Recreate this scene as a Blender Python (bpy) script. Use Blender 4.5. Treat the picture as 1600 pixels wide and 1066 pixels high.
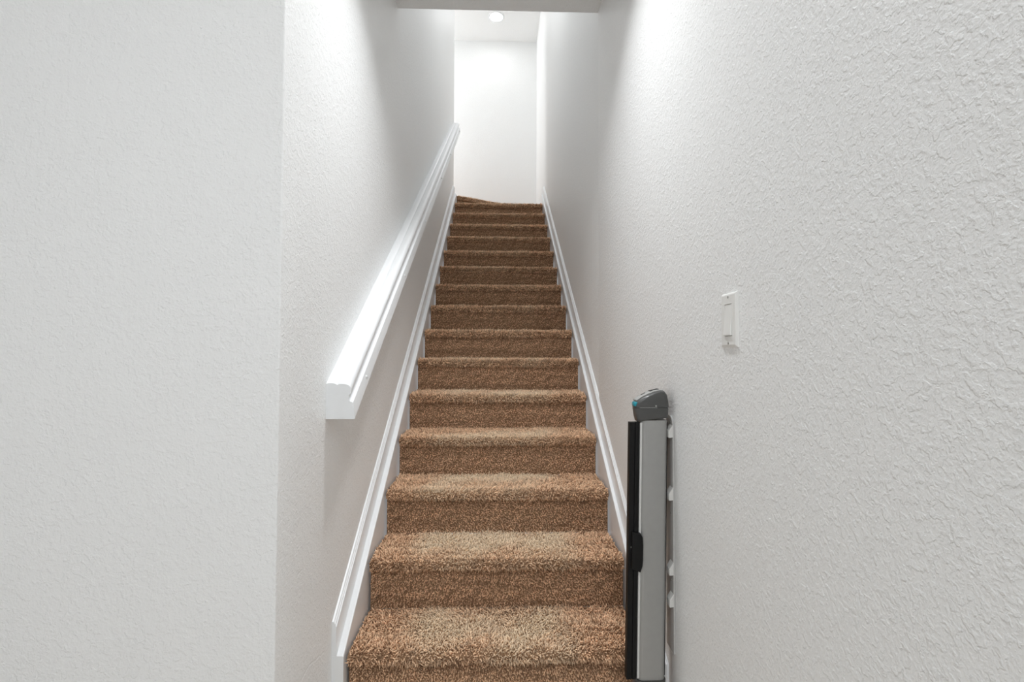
import bpy, bmesh, math, random
import numpy as np
from mathutils import Vector, Matrix

for o in list(bpy.data.objects):
    bpy.data.objects.remove(o, do_unlink=True)
SC = bpy.context.scene
COL = SC.collection
rng = np.random.default_rng(7)
random.seed(7)

# ------------------------------------------------------------------ camera
# x = right, y = up the stairs, z = up; ground floor at z = 0
CAM_Z = 1.077
F_PX, PITCH, YAW, ROLL = 784.6, .0287, .0288, .0028


def cam_vec(x, y, z):
    c, s = math.cos(-ROLL), math.sin(-ROLL)
    x, z = x * c + z * s, -x * s + z * c
    y2 = y * math.cos(PITCH) - z * math.sin(PITCH)
    z2 = y * math.sin(PITCH) + z * math.cos(PITCH)
    return Vector((x * math.cos(YAW) + y2 * math.sin(YAW), -x * math.sin(YAW) + y2 * math.cos(YAW), z2))


cam_d = bpy.data.cameras.new('camera')
cam_d.sensor_width = 36.0
cam_d.lens = F_PX * 36.0 / 1600.0
cam_d.clip_start = .02
cam = bpy.data.objects.new('camera', cam_d)
R, U, Fw = cam_vec(1, 0, 0), cam_vec(0, 0, 1), cam_vec(0, 1, 0)
M = Matrix(((R.x, U.x, -Fw.x, 0), (R.y, U.y, -Fw.y, 0), (R.z, U.z, -Fw.z, CAM_Z), (0, 0, 0, 1)))
cam.matrix_world = M
COL.objects.link(cam)
SC.camera = cam

# ------------------------------------------------------------------ light and exposure
SC.view_settings.view_transform = 'Standard'
SC.view_settings.look = 'None'
SC.view_settings.gamma = 1.0
SC.view_settings.use_curve_mapping = False
SC.view_settings.exposure = 0.0
SC.cycles.diffuse_bounces = 8
SC.cycles.max_bounces = 12

world = bpy.data.worlds.new('world')
SC.world = world
world.use_nodes = True
world.node_tree.nodes['Background'].inputs[0].default_value = (.955, .985, 1.03, 1)
world.node_tree.nodes['Background'].inputs[1].default_value = .74


def disc_light(name, loc, size, power, colour=(.965, .985, 1), spread=180):
    l = bpy.data.lights.new(name, 'AREA')
    l.shape = 'DISK'
    l.size = size
    l.energy = power
    l.color = colour
    l.spread = math.radians(spread)
    o = bpy.data.objects.new(name, l)
    o.location = loc
    COL.objects.link(o)
    return o


disc_light('hall_downlight', (0.02, 1.50, 2.765), .18, 8.0, spread=110)       # ceiling lamp over the foot of the stairs
disc_light('room_downlight', (.05, -.75, 2.765), .40, 27)                  # ceiling lamp of the room behind the camera
disc_light('stairwell_fill', (.0, 3.60, 5.12), .30, 12.5)                 # unseen fill light added to brighten the flight, hidden by the low ceiling
disc_light('landing_downlight', (-.03, 5.93, 5.128), .13, 1.5)
win = bpy.data.lights.new('upper_hall_daylight', 'AREA')                    # daylight in the window at the end of the upper hall
win.shape = 'RECTANGLE'
win.size, win.size_y = .72, 1.5
win.energy = 24
win.color = (.97, .985, 1)
wo = bpy.data.objects.new('upper_hall_daylight', win)
wo.location = (-2.2, 5.92, 2.818 + 1.2)
wo.rotation_euler = (math.radians(90), 0, math.radians(-90))
COL.objects.link(wo)

# ------------------------------------------------------------------ materials
XL0 = -.495                   # plane of the left stairwell wall


def new_mat(name):
    m = bpy.data.materials.new(name)
    m.use_nodes = True
    nt = m.node_tree
    return m, nt, nt.nodes['Principled BSDF']


def plain(name, col, rough=.5, metal=0.0, spec=.5, noise=0.0, nscale=40, bump=0.0):
    m, nt, b = new_mat(name)
    b.inputs['Base Color'].default_value = (*col, 1)
    b.inputs['Roughness'].default_value = rough
    b.inputs['Metallic'].default_value = metal
    b.inputs['Specular IOR Level'].default_value = spec
    if noise or bump:
        geo = nt.nodes.new('ShaderNodeNewGeometry')
        nz = nt.nodes.new('ShaderNodeTexNoise')
        nz.inputs['Scale'].default_value = nscale
        nz.inputs['Detail'].default_value = 4
        nt.links.new(geo.outputs['Position'], nz.inputs['Vector'])
        if noise:
            mr = nt.nodes.new('ShaderNodeMapRange')
            mr.inputs[3].default_value = 1 - noise
            mr.inputs[4].default_value = 1 + noise
            nt.links.new(nz.outputs[0], mr.inputs[0])
            mx = nt.nodes.new('ShaderNodeMix')
            mx.data_type = 'RGBA'
            mx.blend_type = 'MULTIPLY'
            mx.inputs[0].default_value = 1
            mx.inputs[6].default_value = (*col, 1)
            nt.links.new(mr.outputs[0], mx.inputs[7])
            nt.links.new(mx.outputs[2], b.inputs['Base Color'])
        if bump:
            bp = nt.nodes.new('ShaderNodeBump')
            bp.inputs['Strength'].default_value = 1
            bp.inputs['Distance'].default_value = bump
            nt.links.new(nz.outputs[0], bp.inputs['Height'])
            nt.links.new(bp.outputs[0], b.inputs['Normal'])
    return m


def wall_paint(name, col, big=.0011, fine=.0005, rough=.5, scuffs=()):
    """knock-down plaster under satin paint"""
    m, nt, b = new_mat(name)
    N, L = nt.nodes, nt.links
    b.inputs['Base Color'].default_value = (*col, 1)
    b.inputs['Roughness'].default_value = rough
    b.inputs['Specular IOR Level'].default_value = .35
    geo = N.new('ShaderNodeNewGeometry')

    def noise(scale, detail, dist=0.0):
        n = N.new('ShaderNodeTexNoise')
        n.inputs['Scale'].default_value = scale
        n.inputs['Detail'].default_value = detail
        n.inputs['Distortion'].default_value = dist
        L.new(geo.outputs['Position'], n.inputs['Vector'])
        return n

    def rng_(src, a, c):
        r = N.new('ShaderNodeMapRange')
        r.interpolation_type = 'SMOOTHSTEP'
        r.inputs[1].default_value = a
        r.inputs[2].default_value = c
        L.new(src, r.inputs[0])
        return r
    n1 = rng_(noise(80, 5, .25).outputs[0], .49, .60)
    n2 = rng_(noise(190, 3, .1).outputs[0], .38, .68)
    ad = N.new('ShaderNodeMath')
    ad.operation = 'MULTIPLY_ADD'
    ad.inputs[1].default_value = fine / big
    L.new(n2.outputs[0], ad.inputs[0])
    L.new(n1.outputs[0], ad.inputs[2])
    height = ad.outputs[0]
    wob = N.new('ShaderNodeTexNoise')
    wob.inputs['Scale'].default_value = 60
    L.new(geo.outputs['Position'], wob.inputs['Vector'])

    def vm(op, a, c=None, val=None):
        n = N.new('ShaderNodeVectorMath')
        n.operation = op
        L.new(a, n.inputs[0])
        if c is not None:
            L.new(c, n.inputs[1])
        elif val is not None:
            n.inputs[1].default_value = val
        return n

    def mt(op, a, val=None, c=None, clamp=False):
        n = N.new('ShaderNodeMath')
        n.operation = op
        n.use_clamp = clamp
        L.new(a, n.inputs[0])
        if c is not None:
            L.new(c, n.inputs[1])
        elif val is not None:
            n.inputs[1].default_value = val
        return n
    for p0, p1, wdt, dep in scuffs:                # shallow scratches: distance to a segment on the wall
        d = Vector(p1) - Vector(p0)
        rel = vm('SUBTRACT', geo.outputs['Position'], val=p0)
        ws = vm('MULTIPLY_ADD', wob.outputs['Color'])
        ws.inputs[1].default_value = (0, .012, .012)
        ws.inputs[2].default_value = (0, -.006, -.006)
        rel = vm('ADD', rel.outputs[0], ws.outputs[0])
        t = mt('MULTIPLY', vm('DOT_PRODUCT', rel.outputs[0], val=tuple(d)).outputs['Value'], 1 / d.length_squared, clamp=True)
        sc = N.new('ShaderNodeVectorMath')
        sc.operation = 'SCALE'
        sc.inputs[0].default_value = tuple(d)
        L.new(t.outputs[0], sc.inputs['Scale'])
        dist = vm('LENGTH', vm('SUBTRACT', rel.outputs[0], sc.outputs[0]).outputs[0]).outputs['Value']
        mr = N.new('ShaderNodeMapRange')
        mr.interpolation_type = 'SMOOTHSTEP'
        mr.inputs[1].default_value = 0
        mr.inputs[2].default_value = wdt
        mr.inputs[3].default_value = -dep
        mr.inputs[4].default_value = 0
        L.new(dist, mr.inputs[0])
        height = mt('ADD', height, c=mr.outputs[0]).outputs[0]
    bp = N.new('ShaderNodeBump')
    bp.inputs['Strength'].default_value = 1
    bp.inputs['Distance'].default_value = big
    L.new(height, bp.inputs['Height'])
    L.new(bp.outputs[0], b.inputs['Normal'])
    return m


MAT_WALL = wall_paint('white_textured_wall_paint', (.86, .866, .864), .00055, .00034)
MAT_WALL_SCUFFED = wall_paint('white_textured_wall_paint_with_scuffs', (.86, .866, .864), .00055, .00034, scuffs=(
    ((XL0, 1.198, .519), (XL0, 1.309, .531), .006, 1.6), ((XL0, 1.213, .489), (XL0, 1.269, .513), .005, 1.2),
    ((XL0, 1.311, .251), (XL0, 1.371, .256), .005, 1.8), ((XL0, 1.371, .256), (XL0, 1.481, .223), .005, 1.5)))
MAT_CEIL = wall_paint('white_ceiling_paint', (.85, .855, .85), .0005, .0003)
MAT_TRIM = plain('white_semi_gloss_trim', (.83, .845, .858), .32, noise=.02, nscale=30, bump=.0002)
MAT_FLOOR = plain('beige_floor_tile', (.55, .50, .44), .45, noise=.08, nscale=9)
MAT_BACKING = plain('carpet_backing', (.30, .19, .115), .95, spec=.1, noise=.3, nscale=300, bump=.001)
MAT_SILVER = plain('brushed_silver_plastic', (.36, .36, .35), .42, .35, noise=.05, nscale=60)
MAT_CAP = plain('dark_grey_plastic', (.068, .068, .066), .36, noise=.05, nscale=90)
MAT_CAP_TOP = plain('light_grey_plastic', (.36, .36, .35), .4, noise=.04, nscale=90)
MAT_BLACK = plain('black_plastic', (.006, .006, .006), .42, spec=.22, noise=.1, nscale=50)
MAT_TEAL = plain('teal_button_plastic', (.01, .28, .36), .35, noise=.04, nscale=60)
MAT_BRACKET = plain('grey_bracket_plastic', (.50, .50, .49), .45, noise=.06, nscale=70)
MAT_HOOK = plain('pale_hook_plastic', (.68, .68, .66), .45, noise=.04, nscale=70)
MAT_PLATE = plain('white_switch_plastic', (.80, .80, .78), .28, noise=.01, nscale=60)
MAT_SCREW = plain('steel_screw', (.42, .42, .40), .4, .6, noise=.05, nscale=200)
MAT_NAIL = plain('dull_screw_head', (.30, .29, .27), .5, .2, noise=.1, nscale=200)

# pile: per-tuft yarn colour stored on the mesh
MAT_PILE, _nt, _b = new_mat('frieze_carpet_yarn')
_at = _nt.nodes.new('ShaderNodeAttribute')
_at.attribute_name = 'yarn'
_nt.links.new(_at.outputs['Color'], _b.inputs['Base Color'])
_b.inputs['Roughness'].default_value = .9
_b.inputs['Specular IOR Level'].default_value = .15

MAT_LENS, _nt, _b = new_mat('lamp_lens')
_b.inputs['Base Color'].default_value = (.9, .9, .9, 1)
_b.inputs['Emission Color'].default_value = (1, .99, .97, 1)
_b.inputs['Emission Strength'].default_value = 12

# ------------------------------------------------------------------ helpers


def taper(y):
    """the stairwell narrows by about a centimetre on its left side towards the top"""
    return np.clip((y - 1.3) / 4.1, 0, 1) * .012


def obj(name, bm, mat, parent=None, smooth=False, left=False):
    """link a bmesh given in world coordinates; children are stored relative to their root's location"""
    bmesh.ops.recalc_face_normals(bm, faces=bm.faces[:])
    if left:
        for v in bm.verts:
            v.co.x += taper(v.co.y)
    off = Vector((0, 0, 0))
    p = parent
    while p:
        off += p.location
        p = p.parent
    if off.length:
        bmesh.ops.translate(bm, verts=bm.verts[:], vec=-off)
    me = bpy.data.meshes.new(name)
    bm.to_mesh(me)
    bm.free()
    me.materials.append(mat)
    if smooth:
        me.polygons.foreach_set('use_smooth', [True] * len(me.polygons))
        me.set_sharp_from_angle(angle=math.radians(38))
    o = bpy.data.objects.new(name, me)
    COL.objects.link(o)
    o.parent = parent
    return o


def thing(name, label, cat, loc, group=None):
    o = bpy.data.objects.new(name, None)
    COL.objects.link(o)
    o.location = loc
    o.empty_display_size = .1
    o['label'] = label
    o['category'] = cat
    if group:
        o['group'] = group
    return o


def struct(name, bm, mat, parent=None, label=None, smooth=False, left=False):
    o = obj(name, bm, mat, parent, smooth, left)
    if parent is None:
        o['kind'] = 'structure'
    if label:
        o['label'] = label
    return o


def bm_box(x0, x1, y0, y1, z0, z1, bevel=0.0, seg=2, bm=None):
    b = bmesh.new()
    vs = [b.verts.new((x, y, z)) for x in (x0, x1) for y in (y0, y1) for z in (z0, z1)]
    for f in ((0, 1, 3, 2), (4, 6, 7, 5), (0, 4, 5, 1), (2, 3, 7, 6), (0, 2, 6, 4), (1, 5, 7, 3)):
        b.faces.new([vs[i] for i in f])
    bmesh.ops.recalc_face_normals(b, faces=b.faces[:])
    if bevel:
        bmesh.ops.bevel(b, geom=b.edges[:], offset=bevel, segments=seg, profile=.5, affect='EDGES')
    if bm is None:
        return b
    me = bpy.data.meshes.new('t')
    b.to_mesh(me)
    b.free()
    bm.from_mesh(me)
    bpy.data.meshes.remove(me)
    return bm


def bm_prism(pts_a, pts_b, bm=None):
    """loft between two matching closed loops, capped"""
    b = bm or bmesh.new()
    va = [b.verts.new(p) for p in pts_a]
    vb = [b.verts.new(p) for p in pts_b]
    n = len(va)
    for i in range(n):
        j = (i + 1) % n
        b.faces.new((va[i], va[j], vb[j], vb[i]))
    b.faces.new(va[::-1])
    b.faces.new(vb)
    return b


def bm_lathe(profile, centre, axis, seg=20, bm=None):
    """profile = [(radius, height along axis)]"""
    b = bm or bmesh.new()
    a = Vector(axis).normalized()
    u = a.orthogonal().normalized()
    v = a.cross(u)
    rings = []
    for r, h in profile:
        if r < 1e-6:
            rings.append([b.verts.new(Vector(centre) + a * h)])
        else:
            rings.append([b.verts.new(Vector(centre) + a * h + (u * math.cos(t) + v * math.sin(t)) * r)
                          for t in [2 * math.pi * i / seg for i in range(seg)]])
    for A, B in zip(rings, rings[1:]):
        for i in range(seg):
            j = (i + 1) % seg
            q = [A[i % len(A)], A[j % len(A)], B[j % len(B)], B[i % len(B)]]
            q2 = []
            for w in q:
                if w not in q2:
                    q2.append(w)
            if len(q2) > 2:
                b.faces.new(q2)
    return b


# ------------------------------------------------------------------ dimensions
RISE, GO = .1761, .254
Y1 = 1.549                    # nosing of the first step
XL, XR = -.495, .490          # wall faces
XS = .494                     # stairwell wall on the right, a few mm behind the room's wall
CL, CR = -.4567, .4633        # carpet edges (skirt faces)
NSTEP = 15
Y_CORNER = 1.156              # face of the wall left of the stair mouth
Y_EDGE = 2.42                 # where the low ceiling ends
H_CEIL = 2.77
Y_WALL_END = 5.42
Y_BACK = 6.40
H_TOP = 5.15
Z16 = 16 * RISE

# ------------------------------------------------------------------ structure
struct('floor', bm_box(-2.72, .62, -2.6, 2.6, -.12, 0), MAT_FLOOR)


def bevelled_wall(x0, x1, y0, y1, z0, z1, edges, r=.006, seg=3):
    b = bm_box(x0, x1, y0, y1, z0, z1)
    es = [e for e in b.edges if abs(e.verts[0].co.z - e.verts[1].co.z) > .1 and
          any(abs(e.verts[0].co.x - ex) < 1e-4 and abs(e.verts[0].co.y - ey) < 1e-4 for ex, ey in edges)]
    bmesh.ops.bevel(b, geom=es, offset=r, segments=seg, profile=.5, affect='EDGES')
    return b


struct('wall_front', bevelled_wall(-2.72, XL, Y_CORNER, Y_CORNER + .12, 0, H_CEIL, [(XL, Y_CORNER)], .004), MAT_WALL, smooth=True)
struct('wall_left', bevelled_wall(XL - .12, XL, Y_CORNER + .12, Y_WALL_END, 0, H_TOP, [(XL, Y_WALL_END)]), MAT_WALL_SCUFFED, smooth=True, left=True)
struct('wall_right', bevelled_wall(XR, XS + .13, -2.6, Y_EDGE, 0, H_CEIL, [(XR, Y_EDGE)], .005), MAT_WALL, smooth=True)
struct('wall_stair_right', bm_box(XS, XS + .13, Y_EDGE, Y_BACK + .12, 0, H_TOP), MAT_WALL)
struct('wall_room_left', bm_box(-2.72, -2.60, -2.6, Y_CORNER, 0, H_CEIL), MAT_WALL)
struct('ceiling', bm_box(-2.72, XS + .13, -2.6, Y_EDGE, H_CEIL, H_CEIL + .25), MAT_CEIL)
struct('wall_header', bm_box(XL, XS, Y_EDGE - .12, Y_EDGE, H_CEIL + .25, H_TOP), MAT_WALL)
struct('wall_back', bm_box(-2.1, XS, Y_BACK, Y_BACK + .12, 2.4, H_TOP), MAT_WALL)
struct('wall_landing_front', bm_box(-2.1, XL - .108, Y_WALL_END - .12, Y_WALL_END, 2.4, H_TOP), MAT_WALL)
struct('ceiling_landing', bm_box(-2.22, XS + .13, Y_EDGE - .12, Y_BACK + .12, H_TOP, H_TOP + .12), MAT_CEIL)
struct('floor_landing', bm_box(-2.1, XL + .011, Y_WALL_END, Y_BACK, Z16 - .2, Z16 - .012), MAT_BACKING)
# end wall of the upper hall with its window (daylight comes in there)
b = bmesh.new()
WY0, WY1, WZ0, WZ1 = 5.56, 6.28, Z16 + .45, Z16 + 1.95
for q in ((Y_WALL_END - .12, WY0, 2.4, H_TOP), (WY1, Y_BACK + .12, 2.4, H_TOP), (WY0, WY1, 2.4, WZ0), (WY0, WY1, WZ1, H_TOP)):
    bm_box(-2.22, -2.1, *q, bm=b)
struct('wall_landing_left', b, MAT_WALL)

# ---- stair skirts: flat board with a moulded cap on top
SLOPE = RISE / GO


def nose_z(y):
    return RISE + (y - Y1) * SLOPE


def stair_trim(name, side, y0, wall_x, board_x):
    root = bpy.data.objects.new(name, None)
    COL.objects.link(root)
    root.location = (wall_x, y0, 0)
    root['kind'] = 'structure'
    y1 = 5.36
    s = side
    t = abs(board_x - wall_x)

    def X(d):
        return wall_x - s * d
    # board: plumb cut in front, level run on the landing
    left = side < 0
    yb = Y_BACK if side > 0 else Y_WALL_END - .005
    top = lambda y: nose_z(y) - .003
    out = [(y0, 0), (y0, top(y0)), (y1, top(y1)), (yb, top(y1)), (yb, top(y1) - .25), (y1, top(y1) - .30), (y0 + .5, 0)]
    r = .004
    rings = []
    for d, dz in ((0, 0), (t - r, 0), (t - r * .3, r * .3), (t, r)):
        rings.append([(X(d), y, z - (dz if i in (1, 2, 3) else 0)) for i, (y, z) in enumerate(out)])
    b = bmesh.new()
    vr = [[b.verts.new(p) for p in ring] for ring in rings]
    for A, B in zip(vr, vr[1:]):
        for i in range(len(out)):
            j = (i + 1) % len(out)
            b.faces.new((A[i], A[j], B[j], B[i]))
    b.faces.new(vr[0])
    b.faces.new(vr[-1][::-1])
    obj('skirt_board', b, MAT_TRIM, root, left=left)
    # cap moulding on the wall above the board (d from wall, v above the board's top line)
    prof = [(0, .0004), (.0150, .0004), (.0140, .020), (.0132, .040), (.0130, .082), (.0140, .0835), (.0140, .0865), (.0125, .088), (.0108, .0885), (.0108, .0905),
            (.0112, .092), (.0105, .0945), (.0085, .0955), (.0075, .096), (.0075, .098), (.0060, .1005), (.003, .102), (0, .1025)]
    n = len(prof)
    path = []
    if side > 0:              # on the right the moulding turns down at the foot of the stairs
        path.append([(y0 + .0795 - v * .78, 0) for d, v in prof])
        path.append([(y0 + .0795 - v * .78, top(y0 + .0795 - v * .78) + v) for d, v in prof])
    else:
        path.append([(y0, top(y0) + v) for d, v in prof])
    path.append([(y1 - v * .38, top(y1 - v * .38) + v) for d, v in prof])
    path.append([(yb, top(y1) + v * .84) for d, v in prof])
    b = bmesh.new()
    loops = [[b.verts.new((X(prof[i][0]), y, z)) for i, (y, z) in enumerate(row)] for row in path]
    for P, Q in zip(loops, loops[1:]):
        for i in range(n):
            b.faces.new((P[i], P[(i + 1) % n], Q[(i + 1) % n], Q[i]))
    b.faces.new(loops[0])
    b.faces.new(loops[-1][::-1])
    obj('cap_moulding', b, MAT_TRIM, root, smooth=True, left=left)
    return root


stair_trim('trim_1', -1, 1.548, XL, CL - .003)
stair_trim('trim_2', 1, 1.440, XS, CR + .003)

# ------------------------------------------------------------------ staircase
stairs = thing('staircase', 'straight flight of stairs covered in brown shaggy carpet between white walls', 'stairs', (0, Y1, 0))

# profile of one carpeted step relative to (nosing y, tread top z); the pile adds about 10 mm outside
PILE = .010


def step_profile(last_y):
    """tread part: from the back forward, round the nosing and under to the riser"""
    pts = [(last_y, -PILE)]
    r = .0135
    cy, cz = .012 + r, -PILE - r
    for a in np.linspace(90, 270, 9):
        pts.append((cy + r * math.cos(math.radians(a)), cz + r * math.sin(math.radians(a))))
    pts.append((.034, -PILE - 2 * r))
    return pts


def tuft_mesh(name, P, D, L, rad, colour, parent):
    """thousands of tapered yarn tufts as one mesh"""
    n = len(P)
    D = D / np.linalg.norm(D, axis=1, keepdims=True)
    ref = np.where(np.abs(D[:, :1]) > .8, np.array([[0, 1.0, 0]]), np.array([[1.0, 0, 0]]))
    u = np.cross(D, ref)
    u /= np.linalg.norm(u, axis=1, keepdims=True)
    v = np.cross(D, u)
    ph = rng.uniform(0, 6.28, n)
    V = np.empty((n, 7, 3), np.float32)
    bend = rng.normal(0, .22, (n, 3)) * L[:, None]
    for i in range(3):
        a = ph + i * 2.0944
        d = (u * np.cos(a)[:, None] + v * np.sin(a)[:, None])
        V[:, i] = P - D * .001 + d * (rad * .75)[:, None]
        a2 = a + .5
        d = (u * np.cos(a2)[:, None] + v * np.sin(a2)[:, None])
        V[:, 3 + i] = P + D * (L * .62)[:, None] + bend * .3 + d * rad[:, None]
    V[:, 6] = P + D * L[:, None] + bend
    off = np.array(parent_offset(parent), np.float32)
    V -= off
    base = (np.arange(n) * 7)[:, None]
    quads = np.array([0, 1, 4, 3, 1, 2, 5, 4, 2, 0, 3, 5])
    tris = np.array([3, 4, 6, 4, 5, 6, 5, 3, 6])
    loops = (base + np.concatenate([quads, tris])[None]).astype(np.int32).ravel()
    sizes = np.tile(np.array([4, 4, 4, 3, 3, 3], np.int32), n)
    starts = np.concatenate([[0], np.cumsum(sizes)[:-1]]).astype(np.int32)
    me = bpy.data.meshes.new(name)
    me.vertices.add(n * 7)
    me.loops.add(len(loops))
    me.polygons.add(n * 6)
    me.vertices.foreach_set('co', V.ravel())
    me.loops.foreach_set('vertex_index', loops)
    me.polygons.foreach_set('loop_start', starts)
    me.polygons.foreach_set('use_smooth', np.ones(n * 6, bool))
    me.update(calc_edges=True)
    at = me.attributes.new('yarn', 'FLOAT_COLOR', 'POINT')
    c4 = np.ones((n, 7, 4), np.float32)
    c4[:, :, :3] = colour[:, None, :]
    at.data.foreach_set('color', c4.ravel())
    me.materials.append(MAT_PILE)
    o = bpy.data.objects.new(name, me)
    COL.objects.link(o)
    o.parent = parent
    o['kind'] = 'stuff'
    return o


def parent_offset(p):
    off = Vector((0, 0, 0))
    while p:
        off += p.location
        p = p.parent
    return off


_k = rng.normal(0, 1, (10, 2))
_ph = rng.uniform(0, 6.28, 10)


def smooth_noise(x, y, freq, seed=0):
    s = 0
    for i in range(10):
        kx, ky = np.roll(_k, seed, 0)[i]
        s = s + np.sin(freq * (kx * x + ky * y) + np.roll(_ph, seed * 3)[i])
    return s / 3.2


TAN = np.array([.93, .64, .425])
DARK = np.array([.29, .168, .10])
WORN = np.array([.86, .69, .50])


def yarn_colour(x, depth, step, worn_amt):
    n = len(x)
    # yarns vary singly and in clumps of a centimetre or two
    clump = smooth_noise(x, depth * 1.0 + step * 2.7, 300, 6) + .8 * smooth_noise(x + step, depth, 150, 1)
    t = np.clip(rng.beta(1.7, 1.15, n) + (.17 if step < 6 else .27) * clump, 0, 1)[:, None]
    c = DARK * (1 - t) + (TAN * 1.12) * t
    edge = np.clip((.33 - np.abs(x + .01 + .03 * smooth_noise(depth * 1.0 + step, x, 9, 2))) / .10, 0, 1)
    w = worn_amt * edge * np.clip(.65 + .45 * smooth_noise(x, depth + step * 3, 16, 4), 0, 1)
    w = np.clip(w, 0, 1)[:, None]
    return c * (1 - w) + (WORN * (.72 + .42 * t)) * w


def pile_on(parent, pts, y0, z0, k, spacing, x0, x1, kind, last_skip=None):
    """scatter tufts along a profile (list of (dy, dz)), x from x0 to x1"""
    p = np.array(pts)
    seg = np.linalg.norm(np.diff(p, axis=0), axis=1)
    s = np.concatenate([[0], np.cumsum(seg)])
    tot = s[-1]
    area = tot * (x1 - x0)
    n = int(area / spacing ** 2)
    nx = max(1, int((x1 - x0) / spacing))
    ns = max(1, int(tot / spacing))
    gx, gs = np.meshgrid((np.arange(nx) + .5) / nx, (np.arange(ns) + .5) / ns)
    x = x0 + (gx.ravel() + rng.uniform(-.55, .55, nx * ns) / nx).clip(.002, .998) * (x1 - x0)
    t = (gs.ravel() + rng.uniform(-.55, .55, nx * ns) / ns).clip(.0, 1) * tot
    y = np.interp(t, s, p[:, 0])
    z = np.interp(t, s, p[:, 1])
    e = 1e-3
    ty = np.interp(np.minimum(t + e, tot), s, p[:, 0]) - np.interp(np.maximum(t - e, 0), s, p[:, 0])
    tz = np.interp(np.minimum(t + e, tot), s, p[:, 1]) - np.interp(np.maximum(t - e, 0), s, p[:, 1])
    nrm = np.stack([np.zeros_like(ty), tz, -ty], 1)          # outward for a profile walked forward then down
    nrm /= np.linalg.norm(nrm, axis=1, keepdims=True) + 1e-9
    P = np.stack([x, y + y0, z + z0], 1)
    flat = np.clip(nrm[:, 2], 0, 1)
    lean = .35 * rng.normal(0, 1, (len(x), 3))
    sw = smooth_noise(x * 1.0, y + k * .7, 22, k % 7)
    sw2 = smooth_noise(x * 1.0, y + k * 1.3, 30, (k + 3) % 7)
    if kind == 'tread':
        D = nrm + lean * (.8 + .6 * (1 - flat))[:, None]
        D[:, 0] += .45 * sw
        D[:, 1] += (.35 * sw2 - .55) * flat ** 3
        L = rng.uniform(.010, .0185, len(x)) + .0018 * smooth_noise(x, y + k, 45, 5) + .0016 * smooth_noise(x + k, y, 130, 8)
        worn = np.where(flat > .5, 1.0, .75) * (1.0 if k <= 3 else .75 if k <= 6 else .45)
    else:
        D = nrm + lean * .75
        D[:, 2] -= .15
        D[:, 0] += .3 * sw
        L = rng.uniform(.0070, .0105, len(x))
        worn = np.full(len(x), .12 if k > 2 else 0.0)
    # the tufts beside the skirts stay off the boards
    D[:, 0] = np.where(x < x0 + .008, np.abs(D[:, 0]) * .4, np.where(x > x1 - .008, -np.abs(D[:, 0]) * .4, D[:, 0]))
    rad = rng.uniform(.0017, .0027, len(x)) * (spacing / .0050)
    col = yarn_colour(x, t + 3.1 * (kind == 'riser'), k, worn)
    return P, D, L, rad, col


def add_pile(parent, chunks):
    P, D, L, r, c = [np.concatenate(q) for q in zip(*chunks)]
    return tuft_mesh('carpet_pile', P, D, L, r, c, parent)


def extrude_profile(pts, y0, z0, x0, x1, thick=None):
    a = [(x0, y0 + y, z0 + z) for y, z in pts]
    b_ = [(x1, y0 + y, z0 + z) for y, z in pts]
    return bm_prism(a, b_)


TAN30 = math.tan(math.radians(30))
for k in range(1, NSTEP + 1):
    y0 = Y1 + (k - 1) * GO
    z0 = k * RISE
    back = GO + .036
    pts = step_profile(back)
    x0, x1 = CL + .004 + float(taper(y0)), CR - .004
    if k < NSTEP:
        tread_loop = pts + [(back, -PILE - .027)]
        bm = extrude_profile(tread_loop, y0, z0, x0, x1)
    else:                     # last full step runs on to the slanted riser of the corner step
        bm = bmesh.new()
        loop = pts[1:]
        a = [(x0, y0 + y, z0 + z) for y, z in loop]
        b_ = [(x1, y0 + y, z0 + z) for y, z in loop]
        a = [(x0, 5.45, z0 - PILE)] + a + [(x0, 5.45, z0 - .037)]
        b_ = [(x1, 5.98, z0 - PILE)] + b_ + [(x1, 5.98, z0 - .037)]
        bm_prism(a, b_, bm)
    tread = obj('tread', bm, MAT_BACKING, stairs, smooth=True)
    sp = .0052 if k <= 4 else .0054 if k <= 7 else .0060
    if k <= 6:
        chunks = [pile_on(tread, pts, y0, z0, k, sp, x0 + .002, x1 - .002, 'tread')]
    else:                     # above eye level only the front of the tread shows
        front = [(.075, -PILE)] + pts[1:]
        rear = [(back if k < NSTEP else .30, -PILE), (.075, -PILE)]
        chunks = [pile_on(tread, front, y0, z0, k, sp, x0 + .002, x1 - .002, 'tread'),
                  pile_on(tread, rear, y0, z0, k, .012, x0 + .002, x1 - .002, 'tread')]
    add_pile(tread, chunks)
    # riser below this tread
    zb = -RISE - PILE + .004 if k > 1 else -RISE
    rp = [(.034, -PILE - .027), (.034, zb)]
    riser = obj('riser', bm_box(x0, x1, y0 + .034, y0 + .050, z0 + zb, z0 - PILE - .0275), MAT_BACKING, stairs)
    add_pile(riser, [pile_on(riser, rp, y0, z0, k, sp, x0 + .002, x1 - .002, 'riser')])

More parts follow.
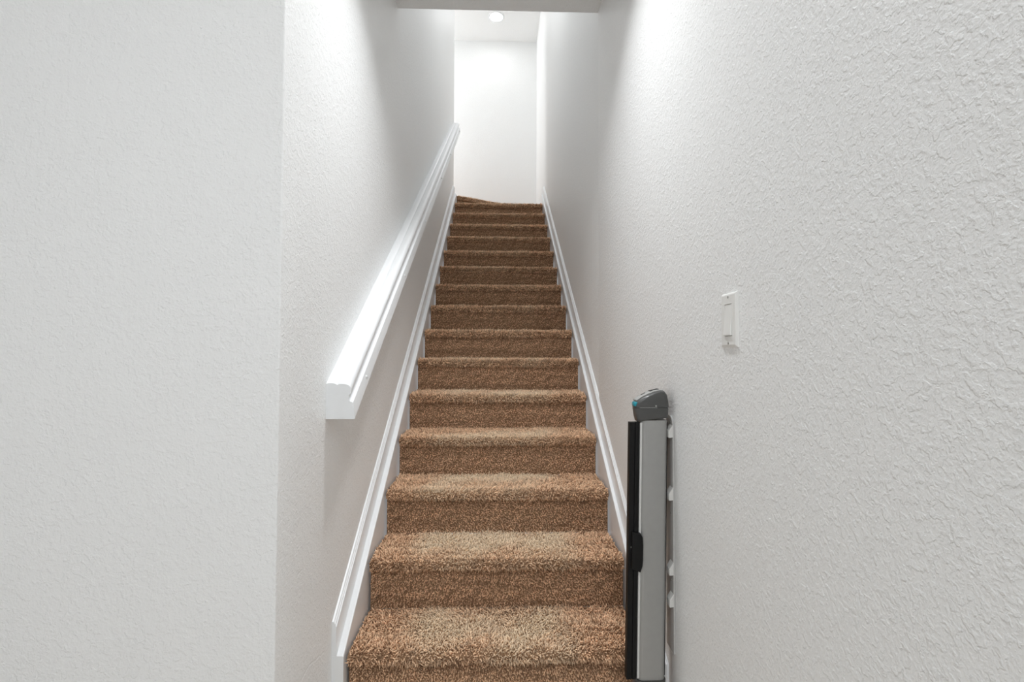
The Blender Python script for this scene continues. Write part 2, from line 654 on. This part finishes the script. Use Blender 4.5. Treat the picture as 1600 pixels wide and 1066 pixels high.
# slanted corner step (level with the landing)
a0 = Vector((CL + .016, 5.425, 0))
a1 = Vector((CR - .004, 5.425 + (CR - CL - .020) * TAN30, 0))
poly = [a0, a1, Vector((CR - .004, Y_BACK - .002, 0)), Vector((XL + .012, Y_BACK - .002, 0)), Vector((XL + .012, 5.425, 0))]
bm = bm_prism([(p.x, p.y, Z16 - PILE) for p in poly], [(p.x, p.y, Z16 - .05) for p in poly])
tread = obj('corner_tread', bm, MAT_BACKING, stairs)
bm = bm_prism([(a0.x, a0.y + .02, Z16 - .05), (a1.x, a1.y + .02, Z16 - .05), (a1.x, a1.y + .04, Z16 - .05), (a0.x, a0.y + .04, Z16 - .05)],
              [(a0.x, a0.y + .02, 15 * RISE - .012), (a1.x, a1.y + .02, 15 * RISE - .012), (a1.x, a1.y + .04, 15 * RISE - .012), (a0.x, a0.y + .04, 15 * RISE - .012)])
riser = obj('corner_riser', bm, MAT_BACKING, stairs)
# pile on both, built flat and turned 30 degrees
wid = (a1 - a0).length
ca, sa = math.cos(math.radians(30)), math.sin(math.radians(30))


def turn(ch):
    P, D, L, r, c = ch
    px = (P[:, 0]) * ca - P[:, 1] * sa + a0.x
    py = (P[:, 0]) * sa + P[:, 1] * ca + a0.y
    P2 = np.stack([px, py, P[:, 2]], 1)
    D2 = np.stack([D[:, 0] * ca - D[:, 1] * sa, D[:, 0] * sa + D[:, 1] * ca, D[:, 2]], 1)
    keep = (px > CL + .016) & (px < CR - .006) & (py < Y_BACK - .01)
    return P2[keep], D2[keep], L[keep], r[keep], c[keep]


add_pile(tread, [turn(pile_on(tread, [(.06, -PILE), (.0, -PILE), (0, -.045)], 0, Z16, 16, .0056, .006, wid - .006, 'tread')),
                 turn(pile_on(tread, [(.9, -PILE), (.06, -PILE)], 0, Z16, 16, .014, .006, wid + .3, 'tread'))])
add_pile(riser, [turn(pile_on(riser, [(.02, -.045), (.02, -RISE)], 0, Z16, 16, .0056, .006, wid - .006, 'riser'))])

# ------------------------------------------------------------------ handrail
RS = .672
RY0, RY1 = 1.468, 5.235
RZ0 = .892
rail = thing('handrail', 'white painted wooden handrail fixed along the left stairwell wall', 'handrail', (XL, RY0, RZ0))


def rail_loft(prof, y0=RY0, y1=RY1):
    A = [(XL + d, y0, RZ0 + (y0 - RY0) * RS + v) for d, v in prof]
    B = [(XL + d, y1, RZ0 + (y1 - RY0) * RS + v) for d, v in prof]
    return bm_prism(A, B)


base_prof = [(0, 0), (.082, 0), (.0835, .002), (.0788, .044), (.0775, .0475), (.074, .0495), (.0695, .0505), (.067, .054), (.066, .060), (.066, .070), (0, .070)]
obj('rail_base', rail_loft(base_prof), MAT_TRIM, rail, smooth=True, left=True)
cap_prof = [(0, .0702), (.066, .0702), (.0695, .072), (.0718, .077), (.0722, .084), (.0705, .091), (.066, .0965), (.058, .1000), (.048, .1015), (.040, .1015),
            (.0345, .1000), (.032, .0978), (.0295, .1000), (.024, .1025), (.014, .1035), (.004, .1028), (0, .101)]
obj('rail_cap', rail_loft(cap_prof), MAT_TRIM, rail, smooth=True, left=True)
for i, y in enumerate((1.60, 2.225, 2.83, 3.60, 4.25, 5.16)):
    z = RZ0 + (y - RY0) * RS + .028
    bm = bm_lathe([(.0052, -.002), (.0055, .0006), (.0042, .0024), (.0022, .0034), (0, .0036)], (XL + .0808, y, z), (1, 0, 0), 12)
    o = obj('screw_cap', bm, MAT_TRIM if i < 3 else MAT_NAIL, rail, smooth=True, left=True)
    o['label'] = 'white screw cap' if i < 3 else 'bare grey screw head'

# ------------------------------------------------------------------ retractable gate
LEAN = .0171
gate = thing('baby_gate', 'rolled-up retractable baby gate with silver housing mounted on the right wall', 'baby gate', (.423, 1.41, .13))


def lean(bm):
    for v in bm.verts:
        v.co.x += (v.co.z - .90) * LEAN
    return bm


def round_rect(x0, x1, y0, y1, r, seg=5):
    pts = []
    for cx, cy, a0_ in ((x1 - r, y1 - r, 0), (x0 + r, y1 - r, 90), (x0 + r, y0 + r, 180), (x1 - r, y0 + r, 270)):
        for i in range(seg + 1):
            a = math.radians(a0_ + 90 * i / seg)
            pts.append((cx + r * math.cos(a), cy + r * math.sin(a)))
    return pts


def tube(loop, z0, z1):
    return bm_prism([(x, y, z0) for x, y in loop], [(x, y, z1) for x, y in loop])


HX0, HX1, HY0, HY1 = .3985, .4735, 1.383, 1.440
bm = tube(round_rect(HX0, HX1, HY0, HY1, .014), .192, .898)
obj('housing', lean(bm), MAT_SILVER, gate, smooth=True)
# pale strip along the housing's left edge, a highlight put into the colour
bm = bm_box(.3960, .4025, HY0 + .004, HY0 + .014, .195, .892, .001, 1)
obj('housing_highlight', lean(bm), MAT_HOOK, gate)
bm = bm_box(HX1 - .002, HX1 + .004, HY0 + .016, HY0 + .05, .195, .892, .001, 1)
obj('housing_back', lean(bm), MAT_BLACK, gate)

# top cap: rounded wedge, higher at the wall
side = [(.3890, .894), (.3835, .910), (.3800, .930), (.3805, .944), (.387, .953), (.400, .962), (.418, .971), (.436, .978), (.452, .981), (.463, .979),
        (.4705, .970), (.4745, .952), (.4765, .930), (.4750, .904)]
lower = bmesh.new()


def cap_part(z_lo, z_hi, inset):
    """slices of the wedge along y, rounded towards the front and the back"""
    ys = [(HY0 - .006, .010), (HY0 - .0045, .005), (HY0 + .001, .0015), (HY0 + .008, 0), (HY1 - .008, 0), (HY1 - .001, .0015), (HY1 + .0045, .005), (HY1 + .006, .010)]
    b = bmesh.new()
    cx, cz = .425, .93
    loops = []
    for y, ins in ys:
        row = []
        for x, z in side:
            dx, dz = x - cx, z - cz
            L_ = math.hypot(dx, dz)
            f = max(.3, (L_ - ins - inset) / L_)
            zz = cz + dz * f
            xx = cx + dx * f
            nose = .5 + .5 * min(1, max(0, (xx - .378) / .045)) ** .7      # narrower towards the button end
            yy = HY0 - .006 + (y - HY0 + .006) * nose + (1 - nose) * .006
            row.append(b.verts.new((xx, yy, min(max(zz, z_lo), z_hi))))
        loops.append(row)
    n = len(side)
    for A, B in zip(loops, loops[1:]):
        for i in range(n):
            b.faces.new((A[i], A[(i + 1) % n], B[(i + 1) % n], B[i]))
    b.faces.new(loops[0])
    b.faces.new(loops[-1][::-1])
    bmesh.ops.remove_doubles(b, verts=b.verts[:], dist=1e-5)
    return b


cap = obj('top_cap', lean(cap_part(.9345, 2, 0)), MAT_CAP, gate, smooth=True)
o = obj('cap_collar', lean(cap_part(0, .9335, .0008)), MAT_CAP, gate, smooth=True)
o = obj('cap_seam', lean(bm_box(.392, .440, HY0 - .0062, HY0 + .004, .9336, .9346)), MAT_CAP_TOP, gate)
# pale inlay on the sloping top, with its two dark recesses
top_in = [(.386, .9535), (.400, .9633), (.418, .9723), (.436, .9793), (.452, .9823), (.460, .9815)]
b = bmesh.new()
w0, w1 = HY0 + .006, HY1 - .012
lo = [[b.verts.new((x, y, z + dz)) for y, dz in ((w0, -.003), (w0, -.0004), (w0 + .003, .0008), (w1 - .003, .0008), (w1, -.0004), (w1, -.003))] for x, z in top_in]
for A, B in zip(lo, lo[1:]):
    for i in range(6):
        b.faces.new((A[i], A[(i + 1) % 6], B[(i + 1) % 6], B[i]))
b.faces.new(lo[0])
b.faces.new(lo[-1][::-1])
inlay = obj('cap_inlay', lean(b), MAT_CAP_TOP, cap, smooth=True)
bm = bm_prism([(.428, HY0 + .018, .973), (.452, HY0 + .018, .979), (.452, HY1 - .018, .979), (.428, HY1 - .018, .973)],
              [(.428, HY0 + .018, .9782), (.452, HY0 + .018, .9842), (.452, HY1 - .018, .9842), (.428, HY1 - .018, .9782)])
o = obj('dial_slot', lean(bm), MAT_BLACK, cap)
bm = bm_prism([(.405, HY0 + .026, .962), (.416, HY0 + .026, .968), (.416, HY1 - .022, .968), (.405, HY1 - .022, .962)],
              [(.405, HY0 + .026, .9672), (.416, HY0 + .026, .9730), (.416, HY1 - .022, .9730), (.405, HY1 - .022, .9672)])
o = obj('lock_mark', lean(bm), MAT_CAP, cap)
bm = bm_box(.3775, .3885, HY0 - .0015, HY1 - .032, .9370, .9490, .003, 2)
o = obj('release_button', lean(bm), MAT_TEAL, cap, smooth=True)
o['label'] = 'teal release button'
bm = bm_lathe([(.0022, -.001), (.0024, .0004), (.0012, .0012), (0, .0013)], (.437, HY0 - .0062, .9385), (0, -1, 0), 10)
obj('screw', lean(bm), MAT_SCREW, cap)
# bottom cap
bm = tube(round_rect(HX0 - .004, HX1 + .003, HY0 - .004, HY1 + .003, .016), .135, .1915)
obj('bottom_cap', lean(bm), MAT_CAP, gate, smooth=True)

# black pull bar with the grooved face and its latch
b = bmesh.new()
outl = [(.3670, 1.383), (.3800, 1.383), (.3806, 1.386), (.3814, 1.386), (.3820, 1.383), (.3935, 1.384), (.3945, 1.387), (.3945, 1.402), (.3930, 1.405), (.3680, 1.405), (.3662, 1.403), (.3662, 1.385)]
bm = tube(outl, .196, .893)
bar = obj('pull_bar', lean(bm), MAT_BLACK, gate, smooth=True)
# latch: trapezoid handle
zs = (.488, .505, .580, .592)
fr = [(.375, .497), (.3985, .4865), (.404, .503), (.4055, .52), (.4055, .560), (.404, .580), (.399, .590), (.375, .596)]
b = bm_prism([(x, 1.372, z) for x, z in fr], [(x, 1.392, z) for x, z in fr])
bmesh.ops.recalc_face_normals(b, faces=b.faces[:])
bmesh.ops.bevel(b, geom=[e for e in b.edges if abs(e.verts[0].co.y - e.verts[1].co.y) < 1e-5 and e.verts[0].co.y < 1.38], offset=.003, segments=2, profile=.5, affect='EDGES')
obj('latch_handle', lean(b), MAT_BLACK, bar, smooth=True)
obj('rivet', lean(bm_lathe([(.0016, -.001), (.0016, .0008), (0, .0012)], (.3745, 1.3828, .552), (0, -1, 0), 8)), MAT_SCREW, bar)
bm = bm_box(.390, .402, 1.389, 1.402, .186, .199, .002, 1)
obj('bar_hook', lean(bm), MAT_CAP, bar)
# folded mesh fabric between the bar and the housing slot
bm = bm_box(.3935, HX0 + .004, 1.400, 1.4015, .20, .888)
obj('gate_fabric', lean(bm), MAT_BLACK, gate)

# wall bracket: long plate with a rounded head and four hooks
BY0, BY1 = 1.381, 1.440
b = bmesh.new()
hd = [(BY0, .262), (BY1, .262), (BY1, .875)]
for i in range(9):
    a = math.radians(180 * i / 8)
    hd.append(((BY0 + BY1) / 2 + (BY1 - BY0) / 2 * math.cos(a), .880 + .030 * math.sin(a)))
hd.append((BY0, .875))
b = bm_prism([(XR - .0005, y, z) for y, z in hd], [(XR - .0055, y, z) for y, z in hd])
bracket = obj('wall_bracket', b, MAT_BRACKET, gate, smooth=True)
for zc in (.868, .696, .492, .406):
    h0, h1 = zc - .017, zc + .013
    x0, x1 = XR - .0145, XR - .0045
    pr = [(x1, h0), (x0 - .002, h0 - .001), (x0 - .002, h1 - .012), (x1, h1 + .006)]
    b = bm_prism([(x, BY0 - .001, z) for x, z in pr], [(x, BY0 + .026, z) for x, z in pr])
    bmesh.ops.recalc_face_normals(b, faces=b.faces[:])
    bmesh.ops.bevel(b, geom=b.edges[:], offset=.0012, segments=1, affect='EDGES')
    obj('hook', b, MAT_HOOK, bracket)
for zc in (.892, .455, .64):
    obj('screw', bm_lathe([(.003, -.001), (.0032, .0006), (.002, .0016), (0, .0018)], (XR - .0055, BY0 + .018, zc), (-1, 0, 0), 10), MAT_NAIL, bracket)

# ------------------------------------------------------------------ light switch
SY, SZ = 1.040, 1.1525
sw = thing('light_switch', 'white rocker light switch in a single wall plate on the right wall', 'light switch', (XR, SY, SZ - .057))


def face_loop(x, hy, hz, cy=SY, cz=SZ):
    return [(x, cy - hy, cz - hz), (x, cy + hy, cz - hz), (x, cy + hy, cz + hz), (x, cy - hy, cz + hz)]


b = bmesh.new()
rings = [face_loop(XR, .0355, .0575), face_loop(XR - .0015, .0355, .0575), face_loop(XR - .0050, .0325, .0545), face_loop(XR - .0058, .0300, .0520),
         face_loop(XR - .0058, .0172, .0340), face_loop(XR - .0025, .0168, .0336)]
vr = [[b.verts.new(p) for p in r] for r in rings]
for A, B in zip(vr, vr[1:]):
    for i in range(4):
        b.faces.new((A[i], A[(i + 1) % 4], B[(i + 1) % 4], B[i]))
b.faces.new(vr[0])
b.faces.new(vr[-1][::-1])
plate = obj('wall_plate', b, MAT_PLATE, sw)
# rocker: upper half pressed in, lower half standing out
pr = [(.0024, .0328), (.0050, .0328), (.0062, .010), (.0070, .0), (.0098, -.0300), (.0094, -.0325), (.0024, -.0328)]
b = bm_prism([(XR - d, SY - .0160, SZ + z) for d, z in pr], [(XR - d, SY + .0160, SZ + z) for d, z in pr])
bmesh.ops.recalc_face_normals(b, faces=b.faces[:])
bmesh.ops.bevel(b, geom=b.edges[:], offset=.0006, segments=1, affect='EDGES')
obj('rocker', b, MAT_PLATE, sw)
for z in (SZ + .0484, SZ - .0484):
    b = bm_lathe([(.0030, -.001), (.0031, .0003), (.0022, .0009), (.0008, .0010), (.0006, .0004), (0, .0004)], (XR - .0057, SY, z), (-1, 0, 0), 12)
    obj('screw', b, MAT_SCREW, sw, smooth=True)

# ------------------------------------------------------------------ landing downlight
LX, LY = -.03, 5.93
lamp = thing('recessed_ceiling_light', 'round recessed ceiling light glowing over the upper landing', 'ceiling light', (LX, LY, H_TOP))
b = bm_lathe([(.098, .0), (.097, -.004), (.090, -.007), (.078, -.006), (.074, -.002)], (LX, LY, H_TOP), (0, 0, 1), 32)
obj('trim_ring', b, MAT_TRIM, lamp, smooth=True)
b = bm_lathe([(.0745, -.001), (.074, -.005), (.06, -.010), (.03, -.0135), (0, -.0145)], (LX, LY, H_TOP), (0, 0, 1), 32)
o = obj('lens', b, MAT_LENS, lamp, smooth=True)
o['label'] = 'glowing lamp lens'
